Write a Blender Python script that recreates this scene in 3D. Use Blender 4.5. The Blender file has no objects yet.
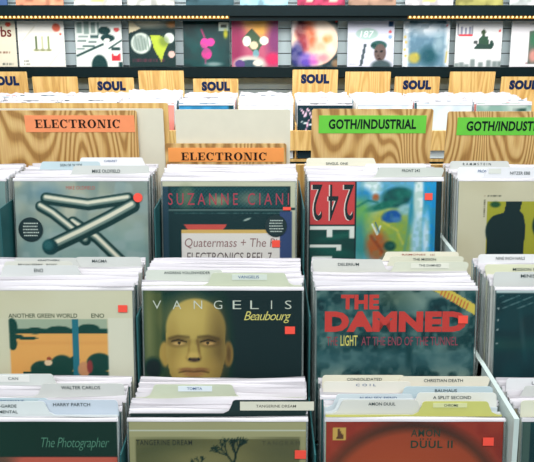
import bpy, math, random
import numpy as np
random.seed(7); RNG = np.random.RandomState(5)
SC = bpy.context.scene; COL = SC.collection
PI = math.pi; P = math.radians(20); F = 600.0; CAMZ = 1.6
# ---------------------------------------------------------------- camera, world, lights
cd = bpy.data.cameras.new('camera'); cam = bpy.data.objects.new('camera', cd); COL.objects.link(cam)
cam.location = (0, 0, CAMZ); cam.rotation_euler = (PI/2 - P, 0, 0)
cd.sensor_width = 36; cd.lens = 36*F/534; cd.clip_start = .02; SC.camera = cam
w = bpy.data.worlds.new('world'); SC.world = w; w.use_nodes = True
bg = w.node_tree.nodes['Background']; bg.inputs[0].default_value = (.62, .86, .9, 1); bg.inputs[1].default_value = .42
def area(loc, rot, sx, sy, power, col):
    l = bpy.data.lights.new('ceiling_or_fill_light', 'AREA'); l.shape = 'RECTANGLE'; l.size = sx; l.size_y = sy
    l.energy = power; l.color = col
    o = bpy.data.objects.new('ceiling_or_fill_light', l); COL.objects.link(o); o.location = loc; o.rotation_euler = rot
area((0, 1.15, 3.0), (0, 0, 0), 3.2, .6, 41, (1, .97, .93))
area((0, 3.0, 3.0), (math.radians(40), 0, 0), 4.5, .8, 78, (1, .97, .93))
area((0, 2.3, 2.75), (math.radians(64), 0, 0), 4.5, .5, 46, (1, .98, .95))  # fill lamp with no fixture, added to brighten the slatwall
area((0, -.6, 3.0), (math.radians(24), 0, 0), 3.2, .6, 70, (1, .98, .95))  # front fill, added overhead and tilted to light the covers
vs = SC.view_settings; vs.view_transform = 'Standard'; vs.look = 'None'; vs.exposure = 0.0; vs.gamma = 1; vs.use_curve_mapping = False
SC.cycles.transparent_max_bounces = 24
SC.cycles.use_denoising = True
# ---------------------------------------------------------------- helpers
def lin(c):
    c = np.asarray(c, float)/255
    return np.where(c <= .04045, c/12.92, ((c+.055)/1.055)**2.4)
def onh(x, y, h):                       # point of the level plane at height h (from the camera) under a photo point
    xr, yr = (x-267)/F, (y-231)/F
    t = h/-(math.sin(P)+yr*math.cos(P))
    return xr*t, (math.cos(P)-yr*math.sin(P))*t
def onf(x, y, f):                       # point at forward distance f
    xr, yr = (x-267)/F, (y-231)/F
    t = f/(math.cos(P)-yr*math.sin(P))
    return xr*t, -(math.sin(P)+yr*math.cos(P))*t
MATS = {}
def nmat(name):
    m = bpy.data.materials.new(name); m.use_nodes = True; MATS[name] = m
    nt = m.node_tree; return m, nt, nt.nodes['Principled BSDF']
def setp(b, **k):
    for a, v in k.items():
        b.inputs[a.replace('_', ' ')].default_value = v
def plain(name, col, rough=.5, var=.06, scale=30, metallic=0, spec=.5):
    m, nt, b = nmat(name)
    c = lin(col)
    n = nt.nodes.new('ShaderNodeTexNoise'); n.inputs['Scale'].default_value = scale; n.inputs['Detail'].default_value = 4
    tc = nt.nodes.new('ShaderNodeTexCoord'); nt.links.new(tc.outputs['Object'], n.inputs['Vector'])
    r = nt.nodes.new('ShaderNodeValToRGB'); r.color_ramp.elements[0].position = .3; r.color_ramp.elements[1].position = .7
    r.color_ramp.elements[0].color = (*np.clip(c*(1-var), 0, 1), 1); r.color_ramp.elements[1].color = (*np.clip(c*(1+var), 0, 1), 1)
    nt.links.new(n.outputs['Fac'], r.inputs['Fac']); nt.links.new(r.outputs['Color'], b.inputs['Base Color'])
    setp(b, Roughness=rough, Metallic=metallic); b.inputs['Specular IOR Level'].default_value = spec
    return m
def wood(name, c0, c1, c2, rings, scale, stretch, rough=.5):
    m, nt, b = nmat(name); N = nt.nodes.new; Lk = nt.links.new
    tc = N('ShaderNodeTexCoord'); oi = N('ShaderNodeObjectInfo'); ad = N('ShaderNodeVectorMath'); ad.operation = 'ADD'
    Lk(tc.outputs['Object'], ad.inputs[0]); Lk(oi.outputs['Location'], ad.inputs[1])
    mp = N('ShaderNodeMapping'); mp.inputs['Scale'].default_value = (1, 1, stretch); Lk(ad.outputs[0], mp.inputs['Vector'])
    n = N('ShaderNodeTexNoise'); n.inputs['Scale'].default_value = scale; n.inputs['Detail'].default_value = 1.2; n.inputs['Roughness'].default_value = .4
    Lk(mp.outputs[0], n.inputs['Vector'])
    ml = N('ShaderNodeMath'); ml.operation = 'MULTIPLY'; ml.inputs[1].default_value = rings; Lk(n.outputs['Fac'], ml.inputs[0])
    sn = N('ShaderNodeMath'); sn.operation = 'SINE'; Lk(ml.outputs[0], sn.inputs[0])
    ma = N('ShaderNodeMath'); ma.operation = 'MULTIPLY_ADD'; ma.inputs[1].default_value = .5; ma.inputs[2].default_value = .5; Lk(sn.outputs[0], ma.inputs[0])
    r = N('ShaderNodeValToRGB'); e = r.color_ramp.elements
    e[0].position = .08; e[0].color = (*lin(c0), 1); e[1].position = .92; e[1].color = (*lin(c2), 1)
    k = r.color_ramp.elements.new(.42); k.color = (*lin(c1), 1)
    Lk(ma.outputs[0], r.inputs['Fac'])
    n2 = N('ShaderNodeTexNoise'); n2.inputs['Scale'].default_value = 40; n2.inputs['Detail'].default_value = 3
    m2 = N('ShaderNodeMapping'); m2.inputs['Scale'].default_value = (5, 5, .3)
    Lk(ad.outputs[0], m2.inputs['Vector']); Lk(m2.outputs[0], n2.inputs['Vector'])
    mx = N('ShaderNodeMix'); mx.data_type = 'RGBA'; mx.blend_type = 'OVERLAY'; mx.inputs['Factor'].default_value = .4
    Lk(r.outputs['Color'], mx.inputs['A']); Lk(n2.outputs['Fac'], mx.inputs['B'])
    Lk(mx.outputs['Result'], b.inputs['Base Color']); setp(b, Roughness=rough)
    return m
def printmat(name, rough):
    m, nt, b = nmat(name)
    a = nt.nodes.new('ShaderNodeVertexColor'); a.layer_name = 'Col'
    nt.links.new(a.outputs['Color'], b.inputs['Base Color']); setp(b, Roughness=rough)
    b.inputs['Specular IOR Level'].default_value = .12
    return m
PRINT = printmat('printed_card', .5)
def plastic(name, clear, haze, tint):
    m, nt, b = nmat(name); nt.nodes.remove(b); out = nt.nodes['Material Output']
    tr = nt.nodes.new('ShaderNodeBsdfTransparent'); tr.inputs[0].default_value = (.985, .995, .995, 1)
    gl = nt.nodes.new('ShaderNodeBsdfGlossy'); gl.inputs['Roughness'].default_value = .18
    df = nt.nodes.new('ShaderNodeBsdfDiffuse'); df.inputs[0].default_value = (*lin(tint), 1)
    m1 = nt.nodes.new('ShaderNodeMixShader'); m1.inputs[0].default_value = haze
    nt.links.new(tr.outputs[0], m1.inputs[1]); nt.links.new(df.outputs[0], m1.inputs[2])
    fr = nt.nodes.new('ShaderNodeFresnel'); fr.inputs[0].default_value = 1.13
    m2 = nt.nodes.new('ShaderNodeMixShader'); nt.links.new(fr.outputs[0], m2.inputs[0])
    nt.links.new(m1.outputs[0], m2.inputs[1]); nt.links.new(gl.outputs[0], m2.inputs[2])
    nt.links.new(m2.outputs[0], out.inputs['Surface'])
    return m
SHEET = plastic('clear_plastic', .9, .012, (225, 235, 235))
FLAP = plastic('plastic_opening_edge', .4, .8, (224, 220, 227))
RIM = plastic('plastic_side_edge', .4, .2, (222, 232, 230))
STICK = plain('red_sticker', (240, 78, 62), .45, .04)
BLACKST = plain('black_sticker', (16, 40, 44), .35)
WHITE_P = plain('white_paper', (236, 236, 232), .6, .03)
OAK = wood('oak_plywood', (168, 123, 67), (203, 160, 97), (220, 181, 120), 165, 7.5, .26)
PINE = wood('pale_pine', (204, 160, 92), (218, 177, 108), (226, 188, 120), 90, 7, .12)
CREAM = plain('cream_board', (222, 216, 198), .7, .02)
DARK = plain('dark_metal', (6, 26, 30), .5, .1, 30, 0, .2)
STEEL = plain('pale_grey_steel', (196, 210, 208), .4, .04)
SHADE = plain('shade_teal_board', (26, 84, 88), .5, .1)  # teal shade of the gaps put into the board colour
SLAT = plain('slatwall_panel', (222, 240, 246), .5, .03, 6)
GROOVE = plain('slatwall_groove', (26, 56, 62), .7, .05)
FLOORM = plain('grey_floor', (96, 98, 98), .5, .12, 4)

class MB:
    def __init__(s): s.V = []; s.F = []; s.M = []; s.C = []; s.n = 0
    def add(s, V, Fs, mat=0, col=(1, 1, 1)):
        V = np.asarray(V, float); c = np.asarray(col, float)
        if c.ndim == 1: c = np.tile(c, (len(V), 1))
        s.V.append(V); s.C.append(c); n = s.n
        s.F += [tuple(i+n for i in f) for f in Fs]; s.M += [mat]*len(Fs); s.n += len(V); return s
    def box(s, x0, x1, y0, y1, z0, z1, mat=0, col=(1, 1, 1), skip=()):
        V = [(x, y, z) for x in (x0, x1) for y in (y0, y1) for z in (z0, z1)]
        f = {'l': (0, 1, 3, 2), 'r': (4, 6, 7, 5), 'f': (0, 4, 5, 1), 'b': (2, 3, 7, 6), 'd': (0, 2, 6, 4), 't': (1, 5, 7, 3)}
        return s.add(V, [v for k, v in f.items() if k not in skip], mat, col)
    def hexa(s, pts, mat=0, col=(1, 1, 1)):       # 8 points in box() order
        f = [(0, 1, 3, 2), (4, 6, 7, 5), (0, 4, 5, 1), (2, 3, 7, 6), (0, 2, 6, 4), (1, 5, 7, 3)]
        return s.add(pts, f, mat, col)
    def poly(s, xz, y, mat=0, col=(1, 1, 1)):     # flat polygon facing -y
        return s.add([(x, y, z) for x, z in xz], [tuple(range(len(xz)))], mat, col)
    def prism(s, xz, y0, y1, mat=0, col=(1, 1, 1)):   # counter-clockwise outline seen from the front
        n = len(xz); V = [(x, y0, z) for x, z in xz]+[(x, y1, z) for x, z in xz]
        fs = [tuple(range(n)), tuple(range(2*n-1, n-1, -1))]+[(i, i+n, (i+1) % n+n, (i+1) % n) for i in range(n)]
        return s.add(V, fs, mat, col)
    def mesh(s, name, mats, smooth=False):
        me = bpy.data.meshes.new(name)
        me.from_pydata(np.concatenate(s.V).tolist(), [], s.F)
        for m in mats: me.materials.append(m)
        me.polygons.foreach_set('material_index', s.M)
        a = me.color_attributes.new('Col', 'FLOAT_COLOR', 'POINT')
        C = np.concatenate(s.C); a.data.foreach_set('color', np.hstack([C, np.ones((len(C), 1))]).ravel())
        if smooth: me.polygons.foreach_set('use_smooth', [True]*len(s.F))
        me.update(); return me
    def build(s, name, mats, parent=None, smooth=False):
        return link(name, s.mesh(name, mats, smooth), parent)
def link(name, me, parent=None):
    o = bpy.data.objects.new(name, me); COL.objects.link(o)
    if parent: o.parent = parent
    return o
def tag(o, label, cat, group=None):
    o['label'] = label; o['category'] = cat
    if group: o['group'] = group
    return o
def empty(name, label, cat, group=None, loc=(0, 0, 0), rx=0):
    o = bpy.data.objects.new(name, None); COL.objects.link(o); o.empty_display_size = .05
    o.location = loc; o.rotation_euler = (rx, 0, 0)
    return tag(o, label, cat, group)
def struct(o): o['kind'] = 'structure'; return o
# ---------------------------------------------------------------- lettering
TC = {}
def glyphs(t, bold=0, shear=0, space=1, lines=1):
    k = (t, bold, shear, space)
    if k in TC: return TC[k]
    cu = bpy.data.curves.new('lettering', 'FONT'); cu.body = t; cu.offset = bold; cu.shear = shear
    cu.space_character = space; cu.resolution_u = 3; cu.fill_mode = 'FRONT'
    o = bpy.data.objects.new('lettering', cu); COL.objects.link(o)
    bpy.context.view_layer.update()
    me = bpy.data.meshes.new_from_object(o.evaluated_get(bpy.context.evaluated_depsgraph_get()))
    V = np.array([v.co[:2] for v in me.vertices]); Fs = [tuple(p.vertices) for p in me.polygons]
    bpy.data.objects.remove(o); bpy.data.curves.remove(cu); bpy.data.meshes.remove(me)
    V = (V-V.min(0))/np.maximum(V.max(0)-V.min(0), 1e-6)
    TC[k] = (V, Fs); return TC[k]
def write(mb, t, x0, x1, z0, z1, y, mat=0, col=(0, 0, 0), **k):
    V, Fs = glyphs(t, **k)
    mb.add([(x0+(x1-x0)*a, y, z0+(z1-z0)*b) for a, b in V], Fs, mat, col)
def ring(cx, cy, rx, ry, ix, iy, a0, a1, n=20):
    q = []
    for i in range(n):
        A = [math.radians(a0+(a1-a0)*(i+k)/n) for k in (0, 1)]
        q.append([(cx+rx*math.cos(A[0]), cy+ry*math.sin(A[0])), (cx+rx*math.cos(A[1]), cy+ry*math.sin(A[1])),
                  (cx+ix*math.cos(A[1]), cy+iy*math.sin(A[1])), (cx+ix*math.cos(A[0]), cy+iy*math.sin(A[0]))])
    return q
def R(a, b, c, d): return [(a, c), (b, c), (b, d), (a, d)]
stem = [R(.1, .34, 0, 1)]
SERIF = {
 'E': (.84, stem+[R(0, .8, 0, .09), R(0, .8, .91, 1), R(.3, .6, .455, .545), R(.73, .8, 0, .32), R(.73, .8, .7, 1), R(.54, .61, .34, .66)]),
 'L': (.8, stem+[R(0, .78, 0, .09), R(0, .46, .91, 1), R(.7, .78, 0, .38)]),
 'C': (.92, ring(.46, .5, .46, .52, .21, .44, 38, 318, 26)+[R(.78, .86, .6, 1)]),
 'T': (.92, [R(.33, .57, 0, 1), R(0, .9, .91, 1), R(0, .08, .66, 1), R(.82, .9, .66, 1), R(.2, .7, 0, .09)]),
 'R': (.96, stem+[R(0, .46, 0, .09), R(0, .5, .91, 1), R(.3, .5, .455, .545)]+ring(.48, .7275, .36, .2725, .14, .19, -90, 90, 12)+[[(.42, .5), (.66, .5), (.84, .09), (.6, .09)], R(.6, .96, 0, .09)]),
 'O': (.98, ring(.48, .5, .48, .52, .22, .44, 0, 360, 30)),
 'N': (1.02, [R(.12, .2, 0, 1), R(.8, .88, 0, 1), [(.12, 1), (.4, 1), (.88, 0), (.64, 0)][::-1], R(0, .34, 0, .08), R(0, .36, .92, 1), R(.66, 1, .92, 1)]),
 'I': (.48, stem+[R(0, .44, 0, .09), R(0, .44, .91, 1)])}
def write_serif(mb, t, x0, x1, z0, z1, y, mat=0, col=(0, 0, 0)):
    W = sum(SERIF[c][0]+.1 for c in t)-.1; k = (x1-x0)/W; x = 0
    for c in t:
        for q in SERIF[c][1]:
            mb.poly([(x0+(x+a)*k, z0+(z1-z0)*b) for a, b in q], y, mat, col)
        x += SERIF[c][0]+.1
# ---------------------------------------------------------------- printed artwork, painted on a vertex grid in photo-pixel coordinates
def vnoise(n, s, seed):
    r = np.random.RandomState(seed); k = max(2, int(s)); g = r.rand(k+2, k+2)
    t = np.linspace(0, k, n); i = np.minimum(t.astype(int), k-1); f = t-i; f = f*f*(3-2*f)
    a = g[i][:, i]; b = g[i][:, i+1]; c = g[i+1][:, i]; d = g[i+1][:, i+1]
    fx = f[None, :]; fy = f[:, None]
    return (a*(1-fx)+b*fx)*(1-fy)+(c*(1-fx)+d*fx)*fy
class Art:
    def __init__(s, n, x0, y0, w, bg, sq=1.0):
        s.n = n; s.x0 = x0; s.y0 = y0; s.w = w
        u = np.linspace(0, 1, n); s.X, s.Y = np.meshgrid(x0+u*w, y0+u*w*sq)
        s.A = np.tile(np.array(bg, float), (n, n, 1))
        s.px = w/n
    def mix(s, m, c): s.A = s.A*(1-m[..., None])+np.array(c, float)*m[..., None]; return s
    def ell(s, cx, cy, rx, ry, c, soft=.08, op=1, rot=0):
        a = math.radians(rot); dx, dy = s.X-cx, s.Y-cy
        u = dx*math.cos(a)+dy*math.sin(a); v = -dx*math.sin(a)+dy*math.cos(a)
        d = np.sqrt((u/rx)**2+(v/ry)**2)
        return s.mix(op*np.clip((1+soft-d)/(2*soft)+.0, 0, 1), c)
    def rect(s, x0, y0, x1, y1, c, op=1, soft=0):
        e = max(soft, s.px*.5)
        m = np.clip((s.X-x0)/e+.5, 0, 1)*np.clip((x1-s.X)/e+.5, 0, 1)*np.clip((s.Y-y0)/e+.5, 0, 1)*np.clip((y1-s.Y)/e+.5, 0, 1)
        return s.mix(op*m, c)
    def poly(s, pts, c, op=1):
        ins = np.zeros(s.X.shape, bool); n = len(pts)
        for i in range(n):
            (xa, ya), (xb, yb) = pts[i], pts[(i+1) % n]
            if ya == yb: continue
            cr = ((ya > s.Y) != (yb > s.Y)) & (s.X < (xb-xa)*(s.Y-ya)/(yb-ya)+xa); ins ^= cr
        return s.mix(op*ins.astype(float), c)
    def line(s, pts, wd, c, op=1, soft=1.0):
        d = np.full(s.X.shape, 1e9)
        for (xa, ya), (xb, yb) in zip(pts[:-1], pts[1:]):
            L = max((xb-xa)**2+(yb-ya)**2, 1e-9)
            t = np.clip(((s.X-xa)*(xb-xa)+(s.Y-ya)*(yb-ya))/L, 0, 1)
            d = np.minimum(d, np.hypot(s.X-xa-t*(xb-xa), s.Y-ya-t*(yb-ya)))
        return s.mix(op*np.clip((wd/2-d)/soft+.5, 0, 1), c)
    def noise(s, sc, c, op=.5, seed=1, lo=.4, hi=.7):
        m = np.clip((vnoise(s.n, sc, seed)-lo)/(hi-lo), 0, 1); return s.mix(op*m, c)
    def scribble(s, x0, x1, y, h, c, op=.8, seed=1):        # unreadably small print
        r = random.Random(seed); x = x0
        while x < x1:
            k = r.uniform(.7, 1.6)*h*.5; s.rect(x, y-h/2, min(x+k, x1), y+h/2, c, op*r.uniform(.5, 1)); x += k+h*.25
            if r.random() < .18: x += h*.5
        return s
    def lin(s): return np.clip(lin(np.clip(s.A, 0, 255))*1.03-np.array((.013, .007, .006)), .001, 1)
    # real-size transforms for lettering on this cover (S = real width)
    def xz(s, x, y, S): return ((x-s.x0)/s.w-.5)*S, S-(y-s.y0)/s.w*S
S = .315
EDGE = lin((216, 215, 214))
def cover_mesh(art, t=.004, texts=(), name='cover', back=(34, 76, 76), S=S):
    mb = MB(); n = art.n; u = np.linspace(-S/2, S/2, n); v = np.linspace(S, 0, n)
    X, Z = np.meshgrid(u, v); V = np.stack([X.ravel(), np.full(n*n, -t/2), Z.ravel()], 1)
    idx = np.arange(n*n).reshape(n, n)
    q = np.stack([idx[1:, :-1], idx[1:, 1:], idx[:-1, 1:], idx[:-1, :-1]], -1).reshape(-1, 4)
    mb.add(V, [tuple(r) for r in q.tolist()], 0, art.lin().reshape(-1, 3))
    mb.box(-S/2, S/2, -t/2, t/2, 0, S, 0, EDGE, skip='fblr'); mb.box(-S/2, S/2, -t/2, t/2, 0, S, 0, lin(back), skip='fbdt')
    mb.add([(-S/2, t/2, 0), (S/2, t/2, 0), (S/2, t/2, S), (-S/2, t/2, S)], [(3, 2, 1, 0)], 0, lin(back))
    for tx in texts:
        s_, x0, x1, y0, y1, c = tx[:6]; k = tx[6] if len(tx) > 6 else {}
        k = dict(k); up = k.pop('flip', False); dep = k.pop('d', .0004); ser = k.pop('serif', False)
        xa, zb = art.xz(x0, y0, S); xb, za = art.xz(x1, y1, S)
        if up: xa, xb, za, zb = xb, xa, zb, za
        (write_serif if ser else write)(mb, s_, xa, xb, za, zb, -t/2-dep, 0, lin(c), **k)
    return mb.mesh(name, [PRINT])
def sleeve_mesh(seed, t=.004, S=S, n=26, top=.010, mx=.0035, front=True):
    r = random.Random(seed); mb = MB(); a = S/2+mx; T = t/2+.0014
    ph = [r.uniform(0, 6.28) for _ in range(6)]; fq = [r.uniform(2, 5), r.uniform(6, 10), r.uniform(11, 19)]
    def topz(u, k): return S+top*(.75+.26*math.sin(fq[0]*u+ph[0+k])+.1*math.sin(fq[1]*u+ph[2+k])+.04*math.sin(fq[2]*u+ph[4+k]))
    for k, sg in enumerate((-1, 1)):
        m = n if front else 14
        zs = [-.002]+([S*i/12 for i in range(1, 12)] if front and sg < 0 else [])+[S-.004, S+.001, None]
        V = []; 
        for j, z in enumerate(zs):
            for i in range(m+1):
                u = i/m; zz = topz(u, k) if z is None else z
                y = sg*T
                if z is None: y = sg*T*(1+.6*math.sin(fq[1]*u+ph[k]))*.5+.0010*math.sin(fq[0]*u*1.7+ph[2])
                elif 0 < j < len(zs)-2: y += sg*.0007*(1+math.sin(u*7+z*23+ph[1])*math.cos(z*31-u*5+ph[0]))
                V.append((-a+2*a*u, y, zz))
        fs = []; ft = []
        for j in range(len(zs)-1):
            for i in range(m):
                f = (j*(m+1)+i, j*(m+1)+i+1, (j+1)*(m+1)+i+1, (j+1)*(m+1)+i)
                if sg > 0: f = f[::-1]
                (ft if j >= len(zs)-3 else fs).append(f)
        mb.add(V, fs, 0); mb.F += [tuple(i+mb.n-len(V) for i in f) for f in ft]; mb.M += [1]*len(ft)
    for sx in (-1, 1):
        x = sx*a
        V = [(x, -T, -.002), (x, T, -.002), (x, T, S+.004), (x, -T, S+.004), (sx*(S/2+.0006), -T-.0002, -.002), (sx*(S/2+.0006), -T-.0002, S+.002)]
        fs = [(0, 1, 2, 3), (4, 0, 3, 5)]
        if sx > 0: fs = [f[::-1] for f in fs]
        mb.add(V, fs, 2)
    return mb.mesh('plastic_sleeve', [SHEET, FLAP, RIM], True)
# ---------------------------------------------------------------- setting
mb = MB(); mb.box(-5, 5, -2, 4.6, -.05, 0); struct(mb.build('floor', [FLOORM]))
WALLF = 4.40
mb = MB(); mb.box(-5, 5, WALLF+.012, WALLF+.1, 0, 3.0, 1)
z = .4+.02
while z < 2.95:
    mb.box(-5, 5, WALLF, WALLF+.012, z, z+.0765, 0); z += .083
struct(mb.build('wall_back', [SLAT, GROOVE]))
# ---------------------------------------------------------------- wall ledges, lamps and the records standing on them
LH = -.356; UH = .042
WLEAN = math.radians(10)
for h, lab in ((LH, 'long black wall ledge under the full row of face-out records'), (UH, 'long black upper wall ledge carrying the light strips, cut by the photo top')):
    e = empty('display_ledge', lab, 'shelf', loc=(0, 4.24, CAMZ+h))
    m1 = MB(); m1.box(-4.2, 4.2, 0, WALLF-4.24, -.018, 0); m1.build('shelf_board', [DARK], e)
    m1 = MB(); m1.box(-4.2, 4.2, -.01, 0, -.062, .004); m1.build('front_lip', [DARK], e)
    if h == UH:
        m1 = MB(); m1.box(-4.2, 4.2, .012, .03, -.094, -.018); m1.build('lamp_rail', [DARK], e)
BULB, nt, b = nmat('warm_led'); setp(b, Emission_Color=(1, .62, .2, 1), Emission_Strength=2.6, Base_Color=(1, .8, .4, 1))
TAPE = plain('amber_led_tape', (176, 128, 52), .4)
def led(xa, xb, lab):
    f = 4.246; X0, H = onf(xa, 17, f); X1, _ = onf(xb, 17, f)
    e = empty('led_strip', lab, 'light strip', loc=((X0+X1)/2, f, CAMZ+H))
    L = X1-X0; m = MB(); m.box(-L/2, L/2, -.001, .005, -.011, .011); m.build('strip_tape', [TAPE], e)
    m = MB(); r = .0068
    for i in range(4):
        for j in range(8):
            A = [(-PI/2+PI*(i+k)/4) for k in (0, 1)]; B = [(PI*(j+k)/8) for k in (0, 1)]
            m.add([(r*math.cos(a)*math.cos(b), -r*math.cos(a)*math.sin(b), r*math.sin(a)) for a, b in ((A[0], B[0]), (A[0], B[1]), (A[1], B[1]), (A[1], B[0]))], [(3, 2, 1, 0)])
    me = m.mesh('led_bulb', [BULB], True)
    n = int(L/.028)
    for i in range(n):
        o = link('led_bulb', me, e); o.location = (-L/2+(i+.5)*L/n, -.001, 0)
led(-60, 229, 'lit amber light strip under the upper ledge, left one')
led(408, 600, 'lit amber light strip under the upper ledge, right one')
W = 46
def wart(x0, bg, n=46): return Art(n, x0, 20.5, W, bg)
WALL = []
a = wart(-28, (226, 216, 196)); a.rect(-28, 20, -14, 70, (210, 170, 120)).ell(11, 26, 3, 2, (220, 90, 70)).scribble(0, 11, 53, 2, (110, 60, 40), seed=3).scribble(3, 14, 64, 1.6, (40, 50, 50), seed=5)
WALL.append((a, [('herbs', -14, 14, 28, 38, (120, 50, 40), dict(bold=.02))], 'beige cover with brown lettering cut by the left photo edge', []))
a = wart(20, (238, 232, 226)); a.line([(24, 42), (37, 28)], 1, (214, 206, 190)).line([(50, 65), (63, 50)], 1, (214, 206, 190)).line([(24, 52), (36, 64)], 1, (222, 216, 204))
for x, c in ((38, (96, 110, 70)), (44, (196, 192, 160)), (50, (150, 160, 110))): a.rect(x-.9, 37, x+1.2, 50, c).ell(x, 50.5, 3, 1.2, (150, 150, 110), .4)
a.ell(58.5, 29, 4, 4, (222, 108, 84), .15).ell(62.3, 35.3, 1.4, 1.4, (230, 96, 84)).scribble(25, 31, 61, 1.3, (70, 70, 60), seed=2).scribble(25, 31, 64, 1.3, (70, 70, 60), seed=8)
WALL.append((a, [], 'white cover with three thin green towers and a red dot', []))
a = wart(77, (216, 218, 214)); D = (30, 58, 58)
for i, (x0, y0, x1, y1) in enumerate([(79, 24, 84, 34), (86, 23, 91, 35), (93, 24, 97, 34), (99, 24, 101, 36), (80, 37, 90, 38), (92, 36, 100, 39), (79, 41, 88, 42.4), (90, 42, 98, 43.5), (84, 46, 96, 47.5), (78, 49, 86, 50)]): a.rect(x0, y0, x1, y1, D if i > 3 else (120, 140, 134), .8)
a.ell(106, 32, 6, 4, D).ell(109, 39, 7, 3.5, D).ell(108, 41, 3, 1.5, (220, 220, 214)).poly([(86, 53), (98, 46), (104, 48), (112, 52), (122, 44), (123, 66), (100, 68)], (220, 222, 218)).line([(78, 56), (92, 50), (104, 45)], 2, D).line([(110, 49), (123, 41)], 1.4, D)
a.ell(100, 66, 8, 11, D).rect(112, 54, 121, 61, (198, 48, 60)).ell(116.5, 53, 3, 3, (225, 225, 220)).rect(112, 48, 121, 51, D).ell(118, 31, 3, 2, (200, 80, 80)).rect(119, 62, 123, 67, D)
WALL.append((a, [], 'black and white cartoon cover with a red patch at lower right', []))
a = wart(130, (28, 46, 46)); a.ell(150, 24, 20, 5, (196, 190, 172), .5).poly([(131, 21), (142, 30), (131, 34)], (214, 200, 170)).ell(173, 26, 5, 3, (190, 130, 80), .5).ell(142, 44, 10, 10, (214, 220, 210)).ell(141, 44, 7.5, 8, (28, 46, 46), .1, .3)
for k in range(5): a.line([(136+k*3, 37+k % 2*3), (138+k*3, 50)], 1.2, (120, 136, 128))
a.poly([(151, 36), (160, 36), (170, 42), (165, 52), (162, 62), (155, 50)], (176, 190, 60)).ell(170, 39, 5, 5, (222, 224, 220)).ell(172, 54.5, 3.3, 3.3, (220, 180, 170)).scribble(133, 165, 60.5, 3, (120, 50, 70), .7, 4).ell(165, 42, 5, 5, (90, 110, 50), .4, .6)
WALL.append((a, [], 'black cover with one white and one lime mask shape', []))
a = wart(184, (16, 42, 44)); a.ell(207, 50, 20, 20, (22, 62, 62), .5).ell(205, 44, 4, 5, (232, 60, 150)).ell(211, 43, 4, 4, (232, 60, 150)).ell(207, 54, 5, 5.5, (214, 52, 136)).line([(202, 31), (205, 38)], 1.4, (200, 50, 110)).rect(205, 58, 206.5, 64, (180, 50, 100)).rect(219, 24, 229, 32, (226, 222, 206)).rect(221, 26, 227, 29, (70, 60, 50)).noise(9, (40, 90, 90), .3, 3).ell(226, 35, 2, 4, (180, 170, 40), .5).ell(214, 64, 8, 2, (120, 140, 140), .5)
WALL.append((a, [], 'near-black cover with a bright magenta figure', []))
a = wart(232, (176, 84, 110)); a.ell(255, 22, 16, 8, (236, 180, 130), .5).ell(262, 30, 14, 9, (228, 170, 80), .6).ell(276, 40, 9, 20, (120, 50, 100), .5).ell(236, 45, 8, 22, (140, 40, 80), .5).poly([(242, 40), (252, 30), (264, 42), (256, 56)], (64, 84, 60)).ell(247, 42, 4, 5, (230, 224, 208)).ell(264, 41.5, 4.5, 4, (226, 224, 204)).ell(254, 46, 4, 4, (214, 190, 160)).ell(256, 54, 3, 4, (110, 150, 160)).ell(250, 64, 16, 8, (196, 190, 180), .2).ell(250, 65, 12, 5, (60, 80, 90)).ell(273, 59, 7, 6, (196, 40, 90), .3).ell(258, 63, 5, 3, (210, 200, 190)).ell(240, 64, 5, 4, (90, 60, 120))
WALL.append((a, [], 'pink and purple swirling cover with pale white blossoms', []))
a = wart(291, (40, 52, 58)); a.rect(291, 20, 298, 50, (206, 192, 190), 1, 3).ell(315, 43, 23, 22.5, (234, 196, 172), .03).ell(303, 32, 8, 10, (120, 50, 56), .3).ell(310, 36, 6, 14, (206, 104, 70), .5).ell(303, 45, 5, 9, (150, 54, 66), .4).ell(297, 55, 6, 12, (46, 44, 110), .3).ell(306, 60, 7, 7, (96, 70, 170), .4).ell(314, 60, 5, 5, (190, 96, 180), .5).ell(327, 39, 4.5, 5, (220, 140, 82), .4).ell(324, 30, 10, 6, (244, 222, 204), .5).ell(322, 58, 6, 4, (238, 140, 150), .5).ell(320, 47, 5, 4, (226, 170, 140), .5).ell(331, 50, 4, 5, (240, 206, 184), .5).ell(336, 64, 4, 5, (110, 80, 50), .4).rect(334.5, 21, 337, 24, (214, 70, 60)).noise(11, (250, 230, 214), .2, 5)
WALL.append((a, [], 'cover filled by a big glowing orange and pink moon', []))
a = wart(347, (206, 204, 218)); a.ell(366, 35, 11, 5.5, (166, 188, 182), .06).poly([(363.5, 44), (366, 44.5), (362, 66), (359, 66)], (70, 80, 86)).ell(378, 46, 8, 4.5, (44, 84, 80), .1).poly([(369, 48), (372, 44), (380, 47)], (30, 64, 62)).ell(379.5, 53, 6, 8.5, (104, 84, 80), .1).ell(381, 66, 10, 6, (70, 84, 88), .2).ell(375.7, 52, 1.4, 1, (40, 34, 34)).ell(381, 51.8, 1.6, 1, (40, 34, 34)).ell(378, 56, 1.4, .8, (70, 50, 48)).ell(379, 59, 2.4, .8, (66, 40, 40)).rect(387, 23, 392, 28, (44, 70, 110)).ell(389, 33, 1.4, 1.4, (210, 80, 90)).ell(389, 38, 2, 2, (130, 160, 200)).scribble(350, 356, 64, 1, (110, 110, 120))
WALL.append((a, [('187', 359, 373, 32, 38.5, (226, 232, 232), dict(bold=.01, shear=.2))], 'pale lilac cover with a man in a green cap', []))
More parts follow.
